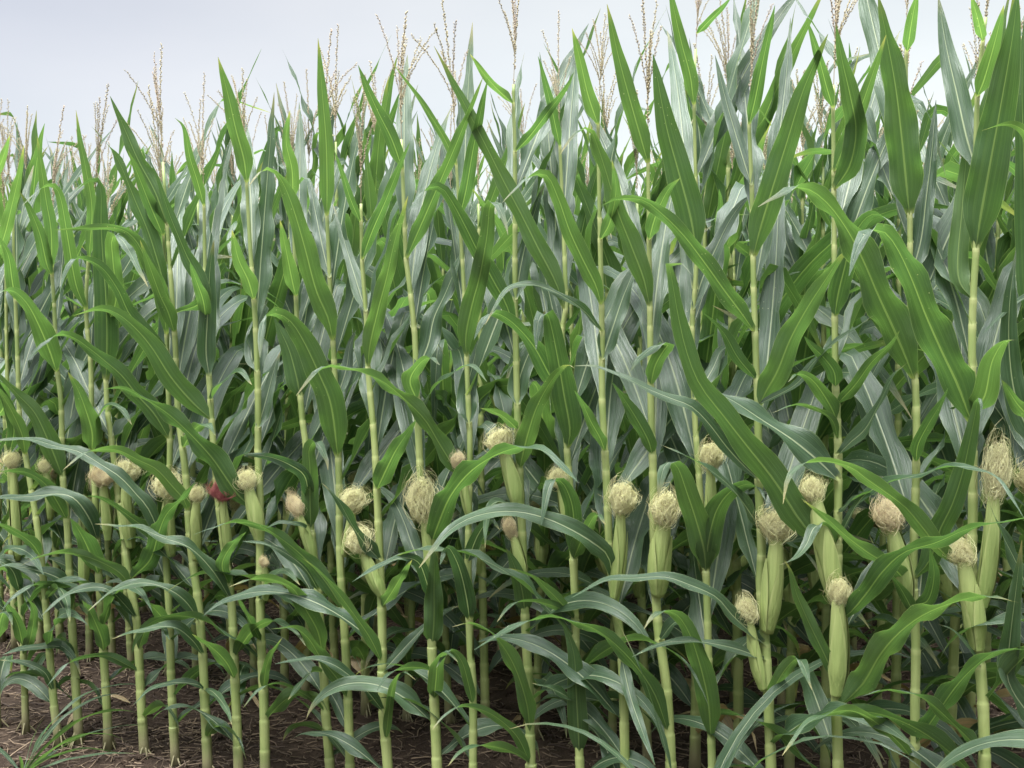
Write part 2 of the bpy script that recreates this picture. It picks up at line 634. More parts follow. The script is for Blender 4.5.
# ------------------------------------------------------------------ natural leaf in plant space
def natural_leaf(z, az, e0, bend, length, width, rnd, fold_at=None, fold=0, n=24, cross=3, r0=.008, origin=(0, 0)):
    P = [np.array([origin[0] + math.cos(az) * r0 * .3, origin[1] + math.sin(az) * r0 * .3, z])]
    step = length / (n - 1)
    e = math.radians(e0)
    drift = rnd.uniform(-.5, .5)
    tw = rnd.uniform(-.9, .9)
    roll = rnd.choice((-1, 1)) * rnd.uniform(.15, .75)
    Ws = []
    for i in range(n):
        t = i / (n - 1)
        ee = e - math.radians(bend) * t ** 1.7
        if fold_at is not None:
            x = min(1, max(0, (t - fold_at + .06) / .12))
            ee -= math.radians(fold) * x * x * (3 - 2 * x)
        ee = max(ee, math.radians(-84))
        a = az + drift * t
        T = np.array([math.cos(a) * math.cos(ee), math.sin(a) * math.cos(ee), math.sin(ee)])
        W = np.array([math.sin(a), -math.cos(a), 0.])
        Nn = np.cross(W, T)
        k = tw * t + roll * min(1, t / .2)
        Ws.append(W * math.cos(k) + Nn * math.sin(k))
        if i < n - 1:
            P.append(P[-1] + T * step)
    return leaf_mesh('leaf', np.array(P), np.array(Ws), width, rnd, None, cross)


def leaf_params(q, rnd):
    """q: 0 at the lowest leaf, 1 at the flag leaf."""
    length = (.46 + 1.50 * q - 1.42 * q * q) * rnd.uniform(.86, 1.14)
    if q > .8:
        length *= 1 - .8 * (q - .8)
    width = (.056 + .094 * q - .104 * q * q) * rnd.uniform(.88, 1.14)
    e0 = 44 + 30 * q + rnd.uniform(-9, 9)
    r = rnd.random()
    fa, fo = None, 0
    if q < .35:
        bend = rnd.uniform(70, 125)
    elif q < .7:
        bend = rnd.uniform(25, 110)
        if r < .45:
            fa, fo = rnd.uniform(.45, .75), rnd.uniform(60, 120)
            bend = rnd.uniform(15, 40)
    else:
        bend = rnd.uniform(-6, 26)
        if r < .24:
            fa, fo = rnd.uniform(.5, .8), rnd.uniform(70, 130)
    return e0, bend, length, width, fa, fo


NAT_Z0, NAT_Z1, NAT_N = .10, 1.76, 22


def build_natural(seed, roots=True):
    """One complete corn plant at the origin; returns its Empty."""
    rnd = random.Random(seed)
    root = thing('corn_plant', 'corn plant', 'corn plant', (0, 0, 0))
    H = rnd.uniform(1.79, 1.98)
    lx, ly = rnd.uniform(-.07, .07), rnd.uniform(-.07, .07)
    kx, ky = rnd.uniform(-.015, .015), rnd.uniform(-.015, .015)
    P = [(lx * t + kx * math.sin(5 * t), ly * t + ky * math.sin(5 * t), H * t - (.02 if t == 0 else 0)) for t in np.linspace(0, 1, 12)]
    Pa = np.array(P)
    zs = []
    az0 = rnd.uniform(-.5, .5)
    leaves = []
    for i in range(NAT_N):
        q = i / (NAT_N - 1)
        z = NAT_Z0 + (NAT_Z1 - NAT_Z0) * q ** 1.03 * H / 1.85 + rnd.uniform(-.02, .02)
        zs.append(z)
        az = az0 + math.pi * (i % 2) + rnd.uniform(-.45, .45)
        e0, bend, ln, wd, fa, fo = leaf_params(q, rnd)
        o = (np.interp(z, Pa[:, 2], Pa[:, 0]), np.interp(z, Pa[:, 2], Pa[:, 1]))
        me = natural_leaf(z, az, e0, bend, ln, wd, rnd, fa, fo, origin=o)
        if i == 0 and rnd.random() < .35:
            me.materials[0] = M_DRY
        leaves.append(me)
    r0 = rnd.uniform(.0125, .0155)
    obj('stalk', stalk_mesh(P, zs, r0, rnd), root)
    for me in leaves:
        obj('leaf', me, root)
    # ear
    k = rnd.choice((5, 6, 6))
    a = az0 + math.pi * (k % 2) + rnd.uniform(-.4, .4)
    z = zs[k]
    c = np.array([np.interp(z, Pa[:, 2], Pa[:, 0]), np.interp(z, Pa[:, 2], Pa[:, 1]), z])
    an = math.radians(rnd.uniform(8, 24))
    d = np.array([math.cos(a) * math.sin(an), math.sin(a) * math.sin(an), math.cos(an)])
    ln = rnd.uniform(.16, .21)
    p0 = c + np.array([math.cos(a), math.sin(a), 0]) * .010
    p1 = p0 + d * ln
    ear = obj('ear', husk_mesh(p0, p1, rnd.uniform(.020, .025), rnd), root)
    w = rnd.uniform(.052, .070)
    add_silk(ear, p1 - d * .012, d, w, w * rnd.uniform(.9, 1.35), rnd.choice(SILK + SILK + SILKP))
    add_tassel(root, P[-1], nrm(np.array(P[-1]) - np.array(P[-2])) + np.array([rnd.uniform(-.05, .05), rnd.uniform(-.05, .05), 0]), rnd.choice(TASSEL), rnd, rnd.uniform(.9, 1.08))
    if roots:
        obj('brace_roots', root_mesh(r0, rnd), root)
    return root

FRONT = '''
P0 r6 front corn plant cut by the frame edge at the far end beside the weeds
S -2 742 -4 600 -6 450 -7 330 -8 262
E -4 470 12 14 -6 520 -4 482 10 c
L u 13 | -6 262 3 240 12 205 20 170 24 145
L u 10 | -6 185 2 160 10 135
L u 16 | -6 420 4 405 -4 380 -12 360
L t 14 | -4 560 14 548 32 556 44 575

P1 r7 thin front corn stalk rising just behind the grass weeds, leaning away from the dense field
S 26 736 22 620 13 520 10 480 8 420 6 300 5 220
E 12 460 16 16 18 560 13 478 10 c
L u 14 | 10 455 14 430 8 405 -2 385 -10 372
L u 14 | 21 646 18 625 10 610 2 600
L t 14 | 20 590 12 570 -4 560 -16 566
L u 12 | 22 655 30 640 34 612 26 596

P2 r8 slender front corn stalk rooted among grass weeds, no ear showing, strongly leaning stem
S 60 752 54 705 44 585 37 525 25 453 20 424 17 340 14 260
L u 14 | 25 455 22 435 12 412 2 395 -8 380
L u 14 | 44 556 30 542 12 530 -6 522
L t 9 | 54 690 44 672 22 662 0 660
L u 14 | 18 300 12 280 8 255 -2 235
L u 12 | 45 600 58 588 66 600 70 622

P3 r9 front corn plant with small pale silk tufts beside the leaning stem near the weeds
S 79 730 72 624 67 521 63 480 61 397 57 374 54 300 52 273 53 170
E 82 507 12 16 84 590 82 518 11 c
E 45 466 12 14 50 520 46 476 9 c
T 53 112
L u 14 | 54 268 51 230 46 200 41 165 37 136
L u 14 | 55 275 47 265 40 235 30 210 20 192
L u 24 .28 | 58 373 50 352 40 328 28 305 15 292 4 291 -8 297
L u 22 | 63 478 52 450 36 415 18 395 2 378 -10 365
L u 16 .2 | 66 520 56 500 44 483 28 473 12 471 -8 472
L t 16 .2 | 72 590 58 578 35 570 10 566 -10 568
L u 9 .25 | 74 612 70 592 60 586 40 584 24 590 10 600 1 612
L t 12 .2 | 79 655 66 648 46 646 24 648 2 655

P4 r9 front corn plant with a pinkish silk tuft half hidden behind its own stem
S 108 750 107 710 99 580 95 488 92 453 91 368 88 338 86 300 90 240 96 160
E 103 476 22 20 108 540 104 490 11 p
T 104 86
L u 14 .3 | 86 310 76 285 68 240 61 200 54 186 44 187 32 196 21 207
L u 12 | 95 260 92 210 86 170 80 140 76 110
L u 22 | 94 452 92 432 85 408 77 388 68 372
L t 20 .2 | 99 540 90 520 76 500 60 494 35 496 0 498 -15 500
L u 26 | 98 575 93 560 84 540 76 526 70 518
L u 18 | 104 652 102 640 95 622 88 608 82 600
L t 14 | 92 430 100 415 110 405 122 410 132 425

P5 r11 front corn plant with cream silk whose broad upright leaf folds over at the tip
S 145 763 141 700 137 624 131 589 125 545 117 488 112 443 107 407 106 381 104 300 101 200
E 125 472 24 22 131 548 124 486 13 c
T 101 150
L u 26 .12 | 106 381 107 340 106 300 103 260 101 225 101 192 97 179 87 182 75 191
L t 24 | 111 438 100 415 88 390 76 363 62 340 48 315 36 300 26 299
L u 18 .25 | 110 330 116 300 113 262 112 238 122 240 135 262 148 287
L u 14 .25 | 131 590 122 575 105 564 84 556 60 552 40 556 20 566
L u 22 | 137 580 150 560 158 535 166 515 180 500 196 482
L t 12 .25 | 137 618 124 604 112 592 98 587 78 590 60 599 41 616
L u 10 .25 | 142 672 125 664 107 656 86 657 66 665 47 686
L u 14 | 139 650 146 630 158 622 170 640

P6 r9 front corn plant bearing a round shaggy cream silk, between two leaning stems
S 176 765 172 700 170 638 169 605 166 553 168 484 170 449 167 348 166 284 163 230 160 160
E 168 485 26 26 172 556 168 500 13 c
T 156 90
L u 18 .15 | 168 290 150 237 134 198 118 160 102 138 91 126
L u 16 .3 | 169 335 160 290 147 262 136 241 120 229 88 228 54 230
L u 16 .3 | 167 350 150 335 130 315 118 290 102 268 84 259 72 261 64 275 60 292
L u 16 | 164 236 150 205 140 180 128 150
L u 22 .3 | 168 440 155 415 137 395 122 376 106 362 90 349 74 338 60 334 48 340 38 348 26 363
L u 16 .2 | 166 548 150 532 130 517 112 504 98 497 84 496
L t 16 .28 | 166 552 150 512 136 494 120 477 100 464 80 452 55 446 30 439 0 440 -14 445
L u 14 | 170 628 160 615 148 603 138 598

P7 r11 front corn plant with a small brown silk just beside the red silk
S 208 766 205 705 203 658 198 599 196 585 190 540 187 490 183 450 178 413 175 340 167 225 164 150
E 197 494 14 16 196 560 196 503 12 c
T 155 42
L u 20 .12 | 168 225 155 192 138 160 125 130 110 96
L u 16 | 177 333 168 312 160 295 148 262 140 240
L u 18 .28 | 190 512 184 500 172 486 156 469 138 460 120 451 104 449 88 452 75 460 63 470
L u 16 | 204 298 185 252 170 216 158 180 150 160
L t 14 .25 | 197 622 186 602 170 590 148 583 128 585 108 594 88 611
L t 14 .25 | 203 655 192 640 176 628 156 627 134 632 112 639
L t 9 .25 | 205 690 195 684 168 683 150 690 133 705
L t 9 .2 | 206 690 213 692 226 708 232 725
L u 14 | 184 448 194 430 206 424 216 436

P8 r10 front corn plant carrying the only deep red silk
S 238 752 236 705 233 628 230 589 219 508 213 440 209 376 206 320 204 204 201 130
E 223 490 23 22 227 556 224 502 11 r
T 200 80
L u 11 | 203 206 197 180 190 158 184 128 175 118
L u 26 .3 | 207 420 190 400 170 376 152 348 135 328 116 313 98 309 72 316
L t 22 .02 | 207 376 206 350 208 310 210 270 214 240
L u 14 | 209 320 203 300 196 280 190 262
L t 16 .28 | 230 600 212 570 190 548 164 538 138 528 115 525 95 524
L u 16 | 228 585 222 565 232 545 246 532
L u 16 .2 | 237 680 226 662 210 646 192 634
L t 14 | 212 400 225 380 240 372 252 385

P9 r12 stout front corn plant with blond silk high on a thick husk beside the red silk
S 265 766 264 705 261 638 260 590 260 498 258 459 258 397 255 315 250 245 246 170
E 247 480 19 20 259 540 249 491 16 c
E 264 562 9 12 266 600 265 568 9 p
T 238 58
L u 20 | 249 183 244 160 236 130 228 95 218 57
L u 26 .32 | 256 514 240 497 226 478 212 458 192 436 168 414 145 399 122 388 102 390
L t 16 | 257 372 251 352 255 325 268 300
L t 16 | 258 428 266 400 274 370 280 352
L u 10 | 262 642 252 625 244 608 236 596
L u 10 | 263 690 266 668 272 652 282 638
L u 18 | 254 300 248 280 238 258 232 230
L t 14 | 261 600 270 580 284 570 300 585

P10 r10 front corn plant with a pale silk peeping out behind an upright blade
S 330 768 325 705 324 677 318 589 313 547 311 531 305 436 301 407 296 297 293 200
E 296 506 15 24 314 560 299 518 11 p
T 291 90
L u 26 .05 | 300 397 296 375 289 350 280 330 274 318
L u 16 | 296 297 292 280 286 250 280 220
L u 21 .1 | 311 531 310 500 310 470 309 450 316 442 326 458 328 470
L t 14 .25 | 312 500 305 477 292 466 270 457 243 454
L t 14 .25 | 318 590 306 570 290 556 268 545 242 541
L t 8 .2 | 311 534 300 525 282 522 266 528
L u 20 .3 | 325 655 318 632 306 610 294 590 280 582 262 578 245 581 229 587
L u 8 .25 | 326 712 310 698 292 688 275 684 258 690 243 708
L u 10 | 325 672 312 672 300 684 288 700
L u 14 | 296 200 292 170 286 140 290 110

P11 r10 front corn plant under the widest arching blade with folded silvery tip
S 350 768 348 700 345 638 340 557 339 479 336 397 333 342 330 285 327 218 324 160
E 354 500 23 24 344 556 352 512 10 c
T 321 36
L u 17 | 329 216 327 180 326 140 322 90 318 38
L u 26 .3 | 335 342 328 318 316 290 304 245 292 205 280 178 268 169 258 174 249 186
L u 31 .28 | 338 459 331 405 319 374 305 344 292 323 278 314 266 317 261 335 260 358
L u 18 .28 | 341 612 330 588 314 568 298 552 280 538 262 527 240 522 214 527 193 535
L u 18 .25 | 348 700 338 680 322 660 308 638 294 628 278 628 266 630
L t 16 | 328 278 322 245 315 210 310 182 303 178 295 190
L t 16 | 336 400 346 370 350 345 356 330

P12 r11 front corn plant with fluffy cream silk leaning away on a short slanted ear
S 388 768 383 705 382 618 379 537 377 492 375 449 373 424 368 368 366 313 362 261 358 170
E 360 540 25 26 383 597 366 553 14 c
T 359 80
L u 14 | 361 260 372 232 386 200 400 165 410 142
L u 9 | 358 222 350 198 342 172 334 150
L t 16 | 366 312 356 280 346 247 338 220 333 204
L u 20 | 367 368 370 345 378 310 386 280 395 240 408 196
L t 16 .2 | 380 560 366 545 352 525 338 500 322 483
L t 14 .25 | 380 712 366 690 350 676 334 665 315 659 294 660 275 664
L u 14 .25 | 382 664 370 638 352 612 334 588 318 570 302 558
L u 22 | 379 490 386 470 396 450 408 432 416 420
L u 16 .2 | 383 608 392 592 404 572 412 560
L t 14 | 384 672 398 655 412 640 428 624 448 610 462 605
L u 10 | 388 740 392 690 402 672 416 680

P13 r11 front corn plant with the tallest cone shaped golden silk, a dark broad blade below it
S 437 766 432 652 430 580 422 500 420 465 417 400 415 338 410 290 406 257 400 100
E 422 500 27 46 431 575 426 520 15 c
T 396 2
L u 17 .15 | 406 259 418 232 432 200 446 168 462 130 483 77
L u 17 | 404 170 392 140 378 112 366 85 358 65
L u 20 | 417 400 410 382 416 368 428 358 440 365
L t 12 .25 | 418 415 426 400 436 386 450 374 464 366 476 368 487 382
L t 24 -.1 | 418 372 428 345 434 318 446 292 458 262 466 240
L u 28 .35 | 430 555 438 525 450 497 468 474 490 458 512 449 530 447 552 456 578 482
L t 22 -.1 | 424 580 414 550 404 522 394 502 380 488 370 480
L t 14 .25 | 432 600 426 580 418 562 402 558 380 565 352 582
L u 24 .06 | 432 648 434 620 434 590 434 560 432 545
L u 12 .25 | 434 672 422 668 404 668 388 675 376 692
L u 18 | 437 700 436 680 438 664 446 652 458 662

P14 r9 straight slim front corn plant with a brown silk tucked behind its stem
S 473 766 473 687 470 648 469 600 468 560 469 502 470 440 469 420 467 368 464 290 456 160 448 90
E 459 461 16 18 470 520 461 472 9 p
T 449 2
L u 15 | 463 218 466 190 473 150 481 110 488 78
L u 20 .32 | 468 488 456 470 440 445 425 420 405 400 385 383 366 374 345 367 328 367 312 376 296 396
L u 24 | 466 358 466 335 472 305 480 275 487 235 490 205 497 204 505 222 508 235
L t 24 -.05 | 469 424 466 405 468 385 474 360 478 340
L t 20 .2 | 470 618 466 595 460 570 452 552 446 548 440 565
L u 12 .15 | 472 705 468 682 462 662 452 650 444 655 436 668
L u 9 | 456 165 444 138 428 112 410 86 392 62
L t 16 .1 | 470 560 478 535 490 520 500 530

P15 r11 front corn plant with a blond silk on a thick ear above a broad arching blade
S 531 766 528 665 526 638 522 530 518 432 516 348 515 290 515 150 513 100 516 30
E 501 441 27 24 519 510 508 453 17 c
E 511 528 15 22 524 580 514 538 12 p
T 518 -40
L u 12 | 516 152 530 136 548 112 566 88 574 72
L u 11 | 513 104 498 90 484 74 470 54
L u 21 .3 | 515 330 505 302 494 282 480 256 466 228 452 202 440 187 424 191 408 212
L t 22 -.1 | 516 300 522 260 530 228 540 195 545 185
L u 24 | 521 470 525 445 532 420 540 400 552 380 566 365 574 368
L u 14 | 516 430 505 418 492 411 480 408
L t 24 -.08 | 517 405 518 385 526 360 538 335 545 310
L t 10 .3 | 521 512 505 503 494 503 487 515 485 548
L u 20 .25 | 531 735 527 705 516 670 502 645 488 630 472 623 452 627
L u 22 .06 | 526 615 522 590 514 565 506 548
L u 14 .3 | 531 765 520 756 500 748 478 746 460 752 448 766
L u 14 .25 | 530 765 518 738 500 720 482 710 460 706 445 715 432 730

P16 r10 front corn plant with a leaf folded double and a dark upright blade at its foot
S 580 768 576 690 575 603 570 485 567 450 562 330 566 305 560 147 556 60
E 558 478 17 20 570 540 561 490 10 c
T 556 18
L u 22 .22 | 566 310 556 283 540 252 522 216 504 182 487 148 470 115 452 80 434 46
L u 11 | 560 147 553 115 546 85 538 56
L u 30 .22 | 567 450 570 430 564 395 558 360 552 330 547 314 540 316 537 330 536 350
L u 22 .28 | 565 400 550 376 536 350 522 332 506 318 492 313 482 322 474 340
L u 20 .22 | 572 560 574 530 572 505 564 485 555 480 548 490 541 526
L u 12 .2 | 575 620 560 602 546 588 532 576 510 568
L u 12 .25 | 574 615 556 607 538 602 520 601 508 608 497 622
L u 24 .1 | 579 758 578 725 576 690 574 655 566 630 556 618
L t 12 .2 | 577 705 566 696 550 688 532 683
L u 18 | 574 560 584 535 596 515 606 525

P17 r11 front corn plant with round fluffy blond silk on a slim ear over a long blade
S 625 766 622 654 616 609 610 560 606 469 602 397 602 329 600 234 598 130 600 60
E 621 499 30 31 614 600 618 516 14 c
T 603 4
L u 16 | 598 125 588 95 580 60 572 28
L u 20 .3 | 603 306 596 286 584 262 570 232 558 198 546 175 528 178 514 190 502 203
L t 10 .35 | 603 332 585 312 566 298 546 288 525 284 508 288 496 305 485 325
L u 14 | 606 452 600 438 590 420 582 402 574 390
L t 22 .38 | 618 580 608 556 592 542 568 528 545 518 520 512 495 512 470 518 450 530 434 548 419 568
L u 14 .2 | 622 660 630 695 640 725 655 765
L t 24 -.1 | 604 360 612 330 622 300 634 270 640 250
L u 14 | 600 240 610 222 616 190 612 160

P18 r12 front corn plant with an upright golden silk and a fat pale husk
S 671 768 666 681 658 628 654 547 653 469 651 407 650 319 648 160 648 90
E 666 509 27 36 658 596 665 525 22 c
T 648 -5
L u 24 .2 | 651 308 644 280 632 248 618 212 606 172 596 142 590 129 580 131 568 142 560 155
L u 20 | 649 163 640 135 630 100 618 55 607 4
L u 18 .12 | 650 386 655 366 664 350 668 345 656 346 640 358 630 372
L u 18 .12 | 654 456 648 440 636 418 622 396 612 382
L u 18 .35 | 670 735 655 695 636 666 616 645 596 630 575 622 548 617 520 624 496 636 474 650
L u 16 | 649 240 656 215 668 190 680 178
L t 14 | 660 640 676 622 690 630 700 650

P19 r9 front corn plant with two broad blades framing its silk, the widest upright leaf above
S 712 768 710 700 707 603 706 573 700 490 695 420 692 330 697 250 694 103 697 34
E 710 457 25 26 707 540 709 469 12 c
T 699 -45
L u 33 .15 | 699 252 690 215 678 170 666 125 653 54
L u 16 | 697 105 690 75 682 45 674 10 668 -20
L u 9 | 697 34 708 22 720 10 732 -4
L t 20 -.12 | 692 310 702 280 716 248 730 220 745 200 758 194
L u 30 .2 | 707 573 704 550 696 520 686 490 678 468 670 462 663 470 658 498
L u 28 .15 | 707 572 708 545 716 512 730 492 748 484 760 490 766 502
L u 26 .3 | 712 740 708 700 700 665 690 635 678 616 664 611 652 617 644 629
L t 22 | 697 400 712 370 722 350 736 345

P20 r12 front corn plant with a round silk on a long husk above a second hairy tuft
S 771 768 765 638 760 589 762 545 759 498 758 417 754 300 752 195 749 123 752 40
E 777 526 29 34 768 632 776 543 21 c
E 747 610 22 26 764 690 752 622 13 l
T 754 -30
L u 21 .35 | 757 333 742 314 724 290 704 262 684 236 662 214 642 200 615 200 590 213
L u 30 .15 | 753 257 760 230 772 190 786 145 804 88 828 34
L t 17 -.08 | 752 186 742 155 730 115 722 85 715 55
L u 15 | 749 125 755 100 763 60 775 5
L t 19 .35 | 757 480 740 462 725 445 710 425 692 407 670 398 646 388 620 375 596 366 574 366
L u 16 .1 | 755 380 738 358 725 335 712 320 702 312
L u 30 .15 | 758 408 766 392 778 370 790 340 806 310 824 282 840 258 852 246
L t 18 .3 | 759 530 735 492 710 470 684 455 659 444
L t 18 .35 | 764 645 748 630 732 615 716 597 690 585 665 577 635 578 605 580 571 598
L t 12 .3 | 765 660 740 650 715 644 690 641 660 644 632 657
L t 11 .15 | 757 405 795 385 814 362 838 339 858 326 874 315
L u 16 | 768 700 785 670 800 660 812 690

P21 r12 front corn plant with two fat ears, the lower silk right on its stem
S 838 768 836 693 837 600 838 508 838 436 836 401 835 348 834 203 833 106 838 10
E 813 489 23 26 834 600 822 515 23 c
E 838 592 24 26 836 695 839 604 20 c
T 838 -60
L u 17 | 833 172 845 145 860 110 874 70 886 35
L u 12 | 833 108 826 85 818 55 806 18
L u 26 | 836 190 850 165 856 130 850 95 842 60 836 25
L u 24 .15 | 833 318 838 295 844 270 852 240 864 220 876 214 890 222 898 235
L u 36 .32 | 837 556 804 526 775 482 746 445 725 418 700 385 686 350 677 310 672 280 668 266 680 262 692 275
L u 18 .1 | 836 388 834 372 824 358 812 346 804 336
L t 34 .1 | 838 480 815 458 790 438 762 420 735 402 712 390 690 372
L u 20 .15 | 838 420 828 402 814 382 800 374 788 382
L u 9 .2 | 838 440 832 420 814 408 796 405 772 413
L u 14 | 838 405 855 385 872 362 890 345 900 330
L t 18 .12 | 838 455 850 443 866 428 880 402 892 378 908 362
L t 10 | 838 512 850 502 862 495 873 490
L u 14 .15 | 836 545 826 526 814 528 806 545 795 558 780 565
L u 18 .15 | 839 684 826 658 810 625 797 595 790 570 784 560
L u 25 .35 | 839 622 850 613 866 594 884 570 905 552 935 543 965 530 1000 522 1030 517
L t 13 .4 | 838 540 860 500 884 484 918 475 948 467 975 468 995 476 1010 495 1024 518
L u 32 .35 | 840 710 862 685 880 655 900 632 925 614 955 602 985 596 1020 603

P22 r11 front corn plant with a slanted brownish silk and the very broad upright blade above
S 915 768 915 697 916 648 913 575 914 540 916 479 916 397 910 309 910 226 906 100 908 20
E 888 515 28 34 908 600 896 536 20 p
T 908 -60
L u 38 .15 | 910 215 906 180 902 140 896 90 888 45 878 -5
L u 14 | 906 52 912 20 918 -10
L u 38 .32 | 916 381 906 358 894 330 878 295 862 258 846 228 828 204 810 190 794 188 776 196 758 207
L t 22 -.1 | 912 280 921 240 926 200 932 150 936 100
L u 20 .28 | 913 590 893 568 870 554 846 536 824 516 803 500
L u 16 | 914 463 918 445 928 425 940 405 948 388
L u 26 .2 | 914 580 930 560 940 530 952 505 962 475 970 440 976 410 978 398 982 402 980 415
L u 24 .3 | 915 745 938 712 958 684 978 664 1000 650 1030 650
L u 17 .4 | 913 762 896 740 866 716 840 711 806 724 782 756
L u 14 .1 | 914 615 906 598 895 580 886 572
L u 16 | 914 605 928 600 934 575 930 548

P23 r13 front corn plant with the longest drooping golden silk and a smaller tuft under it
S 985 768 982 687 977 634 972 560 973 498 972 358 973 300 976 249 976 165 977 97 983 42 990 -20
E 996 472 29 58 980 612 991 496 18 c
E 962 552 25 28 977 650 969 566 22 l
T 996 -80
L u 44 .15 | 975 250 981 215 990 165 1000 110 1012 40 1018 -10
L t 28 -.1 | 976 170 966 135 956 90 946 45 938 -5
L u 18 | 977 97 984 80 994 45 1004 5
L u 12 | 983 42 978 20 971 -5
L u 38 .35 | 973 425 958 386 942 352 926 316 912 280 898 250 884 232 868 232 858 246 849 276
L u 24 -.05 | 974 300 958 275 962 210 966 160 970 120
L u 22 .38 | 974 572 945 555 922 527 906 508 888 494 868 480 848 466 820 461 800 465 788 478 783 504
L u 28 | 974 415 985 395 992 362 1004 342 1018 340
L t 14 .15 | 978 665 966 645 952 630 938 624
L u 16 .3 | 984 755 945 716 922 698 894 690 858 697
L t 24 | 977 600 985 560 1000 530 1012 520

P24 r13 corn plant at the nearest end of the front row beside a silvery blade
S 1062 768 1056 600 1048 450 1042 300 1040 180 1040 60
E 1036 480 28 40 1054 590 1042 500 20 c
T 1042 -60
L u 26 .1 | 1041 340 1030 300 1026 250 1024 170 1022 90 1024 20
L u 14 .2 | 1042 180 1030 140 1016 126 1000 125 981 131
L t 26 .1 | 1046 450 1026 425 1014 390 1009 345 1010 300 1016 250
L t 8 | 1042 290 1015 303 998 318 982 335
L t 26 .15 | 1060 740 1030 715 1008 680 1010 640 1016 590 1022 540
L t 26 .15 | 1056 630 1034 600 1015 560 1000 530 990 505
L u 20 | 1048 430 1034 420 1018 405 1002 380

P25 r13 corn plant just outside the frame past the nearest end of the front row
S 1135 768 1130 500 1125 300 1120 120
T 1122 -60
L u 30 .2 | 1130 520 1110 480 1085 450 1050 440
L u 30 .2 | 1127 380 1105 340 1080 310 1050 300
L u 26 .2 | 1124 250 1105 200 1090 140 1084 80
L t 26 .2 | 1132 640 1100 610 1060 600 1030 620
'''

# ------------------------------------------------------------------ the front row, plant by plant
def traced_leaf(pts, wpx, side, tc, D, base, rnd):
    n = 26
    q = resample(pts, n)
    L_ = [ppm(p[0], D) for p in q]
    s = float(np.mean(L_))
    P = np.array([at(p[0], p[1], D - tc * (i / (n - 1)) - .006) for i, p in enumerate(q)])
    V = np.array([nrm(p - CAM) for p in P])
    T = np.array([nrm(t) for t in np.gradient(P, axis=0)])
    Z = np.array([0, 0, 1.])
    sg = 1.0 if side == 'u' else -1.0
    W, prev = [], None
    tw = rnd.uniform(-.35, .35)
    for i in range(n):
        t = i / (n - 1)
        k = .62 - .30 * t
        nat = np.cross(T[i], Z)
        face = np.cross(T[i], V[i])
        if side == 'u':                                   # underside shows while the blade rises, its top once it has bent over
            q = max(-1.0, min(1.0, (T[i][2] + .30) / .25))
            w = nat * (1 - abs(q) * k) + face * q * k
            if prev is not None:
                w = w + prev * .25
        elif prev is None:
            w = nat * (1 - k) - face * k
        else:
            if np.dot(face, prev) < 0:
                face = -face
            if np.dot(nat, prev) < -.25:
                nat = -nat * .2
            w = nat * (1 - k) + face * k + prev * .35
        w = nrm(w)
        w = nrm(w - T[i] * np.dot(w, T[i]))
        W.append(w)
        prev = w
    W = np.array(W)
    for i in range(n):
        a = tw * i / (n - 1)
        W[i] = nrm(W[i] * math.cos(a) + np.cross(T[i], W[i]) * math.sin(a))
    return leaf_mesh('leaf', P - base, W, 0.95 * wpx / s, rnd, None, 4, peak=.17, base_w=.44)


def parse_front(txt):
    plants = []
    for line in txt.strip().splitlines():
        line = line.strip()
        if not line:
            continue
        k = line.split()
        if k[0][0] == 'P' and k[1][0] == 'r':
            plants.append(dict(r=float(k[1][1:]), label=' '.join(k[2:]), S=None, E=[], L=[], T=None))
        elif k[0] == 'S':
            v = list(map(float, k[1:]))
            plants[-1]['S'] = list(zip(v[::2], v[1::2]))
        elif k[0] == 'T':
            plants[-1]['T'] = (float(k[1]), float(k[2]))
        elif k[0] == 'E':
            plants[-1]['E'].append([float(x) for x in k[1:10]] + [k[10]])
        elif k[0] == 'L':
            h, p = line.split('|')
            h = h.split()
            v = list(map(float, p.split()))
            pts = list(zip(v[::2], v[1::2]))
            tc = float(h[3]) if len(h) > 3 else None
            plants[-1]['L'].append((h[1], float(h[2]), tc, pts))
    return plants


